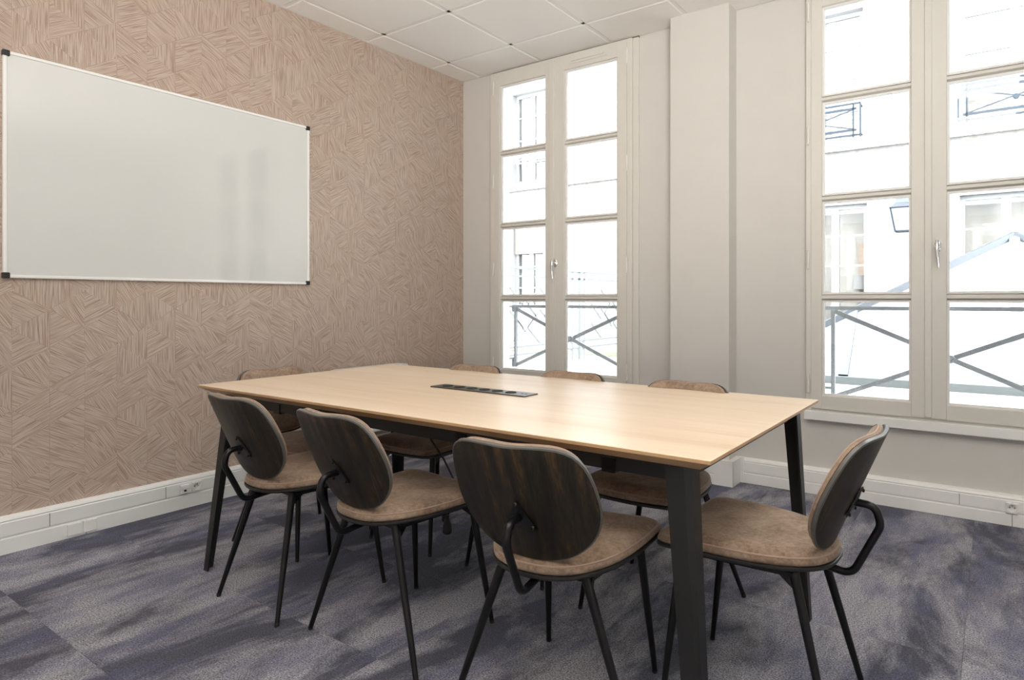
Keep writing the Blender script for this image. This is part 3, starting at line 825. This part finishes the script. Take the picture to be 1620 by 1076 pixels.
# wrought balconettes of the upper windows
def balconette(x0, x1, z0, z1, label, extra=None):
    r = empty('window_balcony', ((x0 + x1) / 2, FY - .14, z0), label=label, cat='railing')
    w = (x1 - x0) / 2; h = z1 - z0; f = B()
    for z in (.03, h): bar(f, (-w, 0, z), (w, 0, z), .02, .022)
    for z in (.10, h - .07): bar(f, (-w + .05, 0, z), (w - .05, 0, z), .02, .03)
    for x in (-w, w, -w + .09, w - .09): bar(f, (x, 0, 0), (x, 0, h), .02, .02, (0, 1, 0))
    for x in (-w, w): bar(f, (x, 0, h - .02), (x, .14, h - .02), .015, .015); bar(f, (x, 0, .05), (x, .14, .05), .015, .015)
    obj('frame', f, M['blue_iron'], r)
    b1 = B(); bar(b1, (-w + .05, 0, .1), (w - .05, 0, h - .07), .012, .016); obj('brace', b1, M['blue_iron'], r)
    b1 = B(); bar(b1, (w - .05, 0, .1), (-w + .05, 0, h - .07), .012, .016); obj('brace', b1, M['blue_iron'], r)
    obj('rosette', lathe(B(), [(.02, -.015), (.035, -.01), (.035, .01), (.02, .015)], 14, (0, 0, h / 2), 'y'), M['blue_iron'], r)
    return r
balconette(-2.66, -1.50, 3.34, 3.80, 'small crossed iron balcony rail high across the courtyard, left pane of right window')
balconette(-.37, .82, 3.34, 3.81, 'small crossed iron balcony rail high across the courtyard, right pane of right window')
# lace balcony with red awning edge
r = empty('window_balcony', (-7.265, FY - .1, 3.58), label='ornate scrolled iron balcony rail with red edge seen through the left window', cat='railing')
f = B(); bar(f, (-.38, 0, .22), (.38, 0, .22), .015, .015)
obj('rail', f, M['grey_iron'], r)
obj('red_edge', bx(-.38, .38, -.02, .02, .235, .275), M['awning_red'], r)
sc = B()
for i in range(7):
    cxx = -.33 + i * .11
    pts = [(cxx + .045 * math.cos(a) * (1 - a / 14), 0, .15 + .05 * math.sin(a) * (1 - a / 14)) for a in [k * .6 for k in range(16)]]
    tube(sc, pts, .006, 5)
    tube(sc, [(cxx, 0, .12), (cxx + .03, 0, .08 - .05 * (i == 3)), (cxx + .055, 0, .12)], .006, 5)
    bar(sc, (cxx - .05, 0, .2), (cxx - .05, .1, .2), .008, .008) if i in (0, 6) else None
obj('scrollwork', sc, M['grey_iron'], r)

# courtyard lantern
ln = empty('wall_lantern', (-.955, FY - .35, 2.0), label='grey metal wall lantern on the building across the courtyard', cat='lantern')
bm = B(); 
def frus(bm, w0, z0, w1, z1):
    A = [bm.verts.new((sx * w0, sy * w0, z0)) for sx, sy in ((-1, -1), (1, -1), (1, 1), (-1, 1))]; C = [bm.verts.new((sx * w1, sy * w1, z1)) for sx, sy in ((-1, -1), (1, -1), (1, 1), (-1, 1))]
    bm.faces.new(A[::-1]); bm.faces.new(C)
    for k in range(4): bm.faces.new((A[k], A[(k + 1) % 4], C[(k + 1) % 4], C[k]))
frus(bm, .155, .30, .09, .36); frus(bm, .09, .36, .085, .42); frus(bm, .10, .42, .06, .45)
obj('roof', bm, M['zinc'], ln)
bm = B()
for sx, sy in ((-1, -1), (1, -1), (1, 1), (-1, 1)): bar(bm, (sx * .09, sy * .09, 0), (sx * .14, sy * .14, .30), .014, .014)
for w, z in ((.09, .0), (.14, .295)):
    for a, b_ in (((-w, -w), (w, -w)), ((w, -w), (w, w)), ((w, w), (-w, w)), ((-w, w), (-w, -w))): bar(bm, (*a, z), (*b_, z), .014, .014)
obj('cage', bm, M['blue_iron'], ln)
bm = B(); frus(bm, .084, .004, .134, .29); obj('glass', bm, M['blind'], ln)
obj('bracket', bar(B(), (0, .1, .15), (0, .36, .15), .03, .03), M['blue_iron'], ln)

# lamp standing in the opposite ground floor window
tl = empty('table_lamp', (-1.585, FY + .35, .75), label='small table lamp with grey shade in the opposite ground floor window', cat='lamp')
obj('lamp_shade', lathe(B(), [(.10, .52), (.075, .72), (.073, .72), (.098, .52)], 20), M['lampshade'], tl, smooth=True)
obj('stem', lathe(B(), [(.06, 0), (.06, .015), (.012, .03), (.010, .2), (.03, .28), (.01, .36), (.018, .42), (.008, .52)], 16), M['lampshade'], tl, smooth=True)

# guard rails outside both windows
def guard(x0, x1, z0, z1, label, wallx):
    cx = (x0 + x1) / 2; y = YO + .05
    r = empty('window_guard_rail', (cx, y, z0), label=label, cat='railing', group='crossed guard rails outside the windows')
    w = (x1 - x0) / 2; h = z1 - z0
    b1 = B(); bar(b1, (-w - wallx, 0, h), (w + wallx, 0, h), .030, .022); 
    for s in (-1, 1):
        bar(b1, (s * (w + wallx - .012), -.015, h - .03), (s * (w + wallx - .012), -.015, h), .012, .06, (0, 1, 0)) if 0 else None
        bar(b1, (s * (w + wallx - .01), 0, h - .045), (s * (w + wallx - .01), 0, h), .02, .018, (0, 1, 0))
    obj('top_rail', b1, M['grey_iron'], r)
    for s in (-1, 1):
        obj('post', bar(B(), (s * w, 0, 0), (s * w, 0, h - .012), .022, .022, (0, 1, 0)), M['grey_iron'], r)
        obj('wall_bracket', bar(bar(B(), (s * w, 0, .07), (s * (w + wallx), 0, .07), .018, .016), (s * (w + wallx - .008), 0, .07), (s * (w + wallx - .008), 0, 0), .018, .016, (0, 1, 0)), M['grey_iron'], r)
        obj('brace', bar(B(), (s * (w - .01), .003 * s, h - .02), (-s * (w - .01), .003 * s, .02), .010, .026), M['grey_iron'], r)
    obj('boss', lathe(B(), [(.02, -.014), (.024, -.008), (.024, .008), (.02, .014)], 16, (0, 0, h / 2 + .0), 'y'), M['grey_iron'], r)
    # wall fixings back to the facade
    f = B()
    for s in (-1, 1):
        for z in (h - .0, .07): bar(f, (s * (w + wallx - .01), 0, z), (s * (w + wallx - .01), -.052, z), .014, .014)
    obj('fixing', f, M['grey_iron'], r)
guard(-3.255, -2.160, .565, 1.062, 'crossed grey iron guard rail outside the left window', .035)
guard(-.805, .411, .510, 1.064, 'crossed grey iron guard rail outside the right window', .09)

# long courtyard railing running away from the room
cr = empty('courtyard_railing', (-4.5, 5.1, .34), label='grey courtyard railing with diamond lattice beyond the left window', cat='railing')
L = 4.2
for z in (1.14, 1.05): obj('rail', bar(B(), (0, 0, z), (0, L, z), .03, .02), M['pale_iron'], cr)
for z in (.24, .15): obj('rail', bar(B(), (0, 0, z), (0, L, z), .025, .02), M['pale_iron'], cr)
for yv, w in ((.02, .03), (1.54, .022), (1.69, .022), (1.85, .05), (1.97, .022), (3.4, .022), (3.55, .022), (3.7, .05)):
    obj('post', bar(B(), (0, yv, 0), (0, yv, 1.14), .03, w, (0, 1, 0)), M['pale_iron'], cr)
def diamond(yc, zc, hy_, hz_):
    f = B(); P = [(0, yc - hy_, zc), (0, yc, zc + hz_), (0, yc + hy_, zc), (0, yc, zc - hz_)]
    for i in range(4): bar(f, P[i], P[(i + 1) % 4], .014, .014, (1, 0, 0))
    obj('lattice_diamond', f, M['pale_iron'], cr)
for yc in (.42, 1.0, 2.42, 3.0):
    diamond(yc, .72, .25, .20); diamond(yc, .46, .25, .20)
for yc in (.71, 2.71): diamond(yc, .60, .2, .19)

# kerb with moss, and low planter wall beyond the railing
kb = obj('mossy_kerb', bx(-6.2, -3.2, 7.55, 7.75, .34, .41, .01), M['moss']); tag(kb, 'low mossy kerb on the terrace beyond the left window', 'kerb')
# glazed pyramid rooflight
sk = empty('pyramid_rooflight', (.165, 7.45, .34), label='low glass pyramid rooflight with zinc ribs beyond the right window', cat='rooflight')
bw, bdp, ap = 2.40, 1.15, 1.40
base = B()
for a in ((-bw - .06, bw + .06, -bdp - .06, -bdp + .06), (-bw - .06, bw + .06, bdp - .06, bdp + .06), (-bw - .06, -bw + .06, -bdp + .06, bdp - .06), (bw - .06, bw + .06, -bdp + .06, bdp - .06)): box(base, a[0], a[1], a[2], a[3], 0, .07)
obj('kerb', base, M['kerb_lead'], sk)
apx = Vector((0, 0, ap)); cs = [Vector((-bw, -bdp, .07)), Vector((bw, -bdp, .07)), Vector((bw, bdp, .07)), Vector((-bw, bdp, .07))]
for i in range(4):
    bm = B(); a, b_, c = cs[i], cs[(i + 1) % 4], apx
    n = (b_ - a).cross(c - a).normalized() * .008
    A = [bm.verts.new(p) for p in (a, b_, c)]; C = [bm.verts.new(p - n) for p in (a, b_, c)]
    bm.faces.new(A); bm.faces.new(C[::-1])
    for k in range(3): bm.faces.new((A[k], A[(k + 1) % 3], C[(k + 1) % 3], C[k]))
    obj('pane', bm, M['sky_glass'], sk)
    f = B(); bar(f, a, apx, .07, .06); obj('hip_rib', f, M['zinc'], sk)
for xx, t in ((0, 1), (-1.32, .45), (1.32, .45)):
    f = B(); p0 = Vector((xx, -bdp, .07)); s_ = abs(xx) / bw
    p1 = cs[0].lerp(apx, 1 - s_) if xx < 0 else cs[1].lerp(apx, 1 - s_)
    if xx == 0: p1 = apx
    bar(f, p0, p1, .085, .05, (0, -1, 1)); obj('rib', f, M['zinc'], sk)
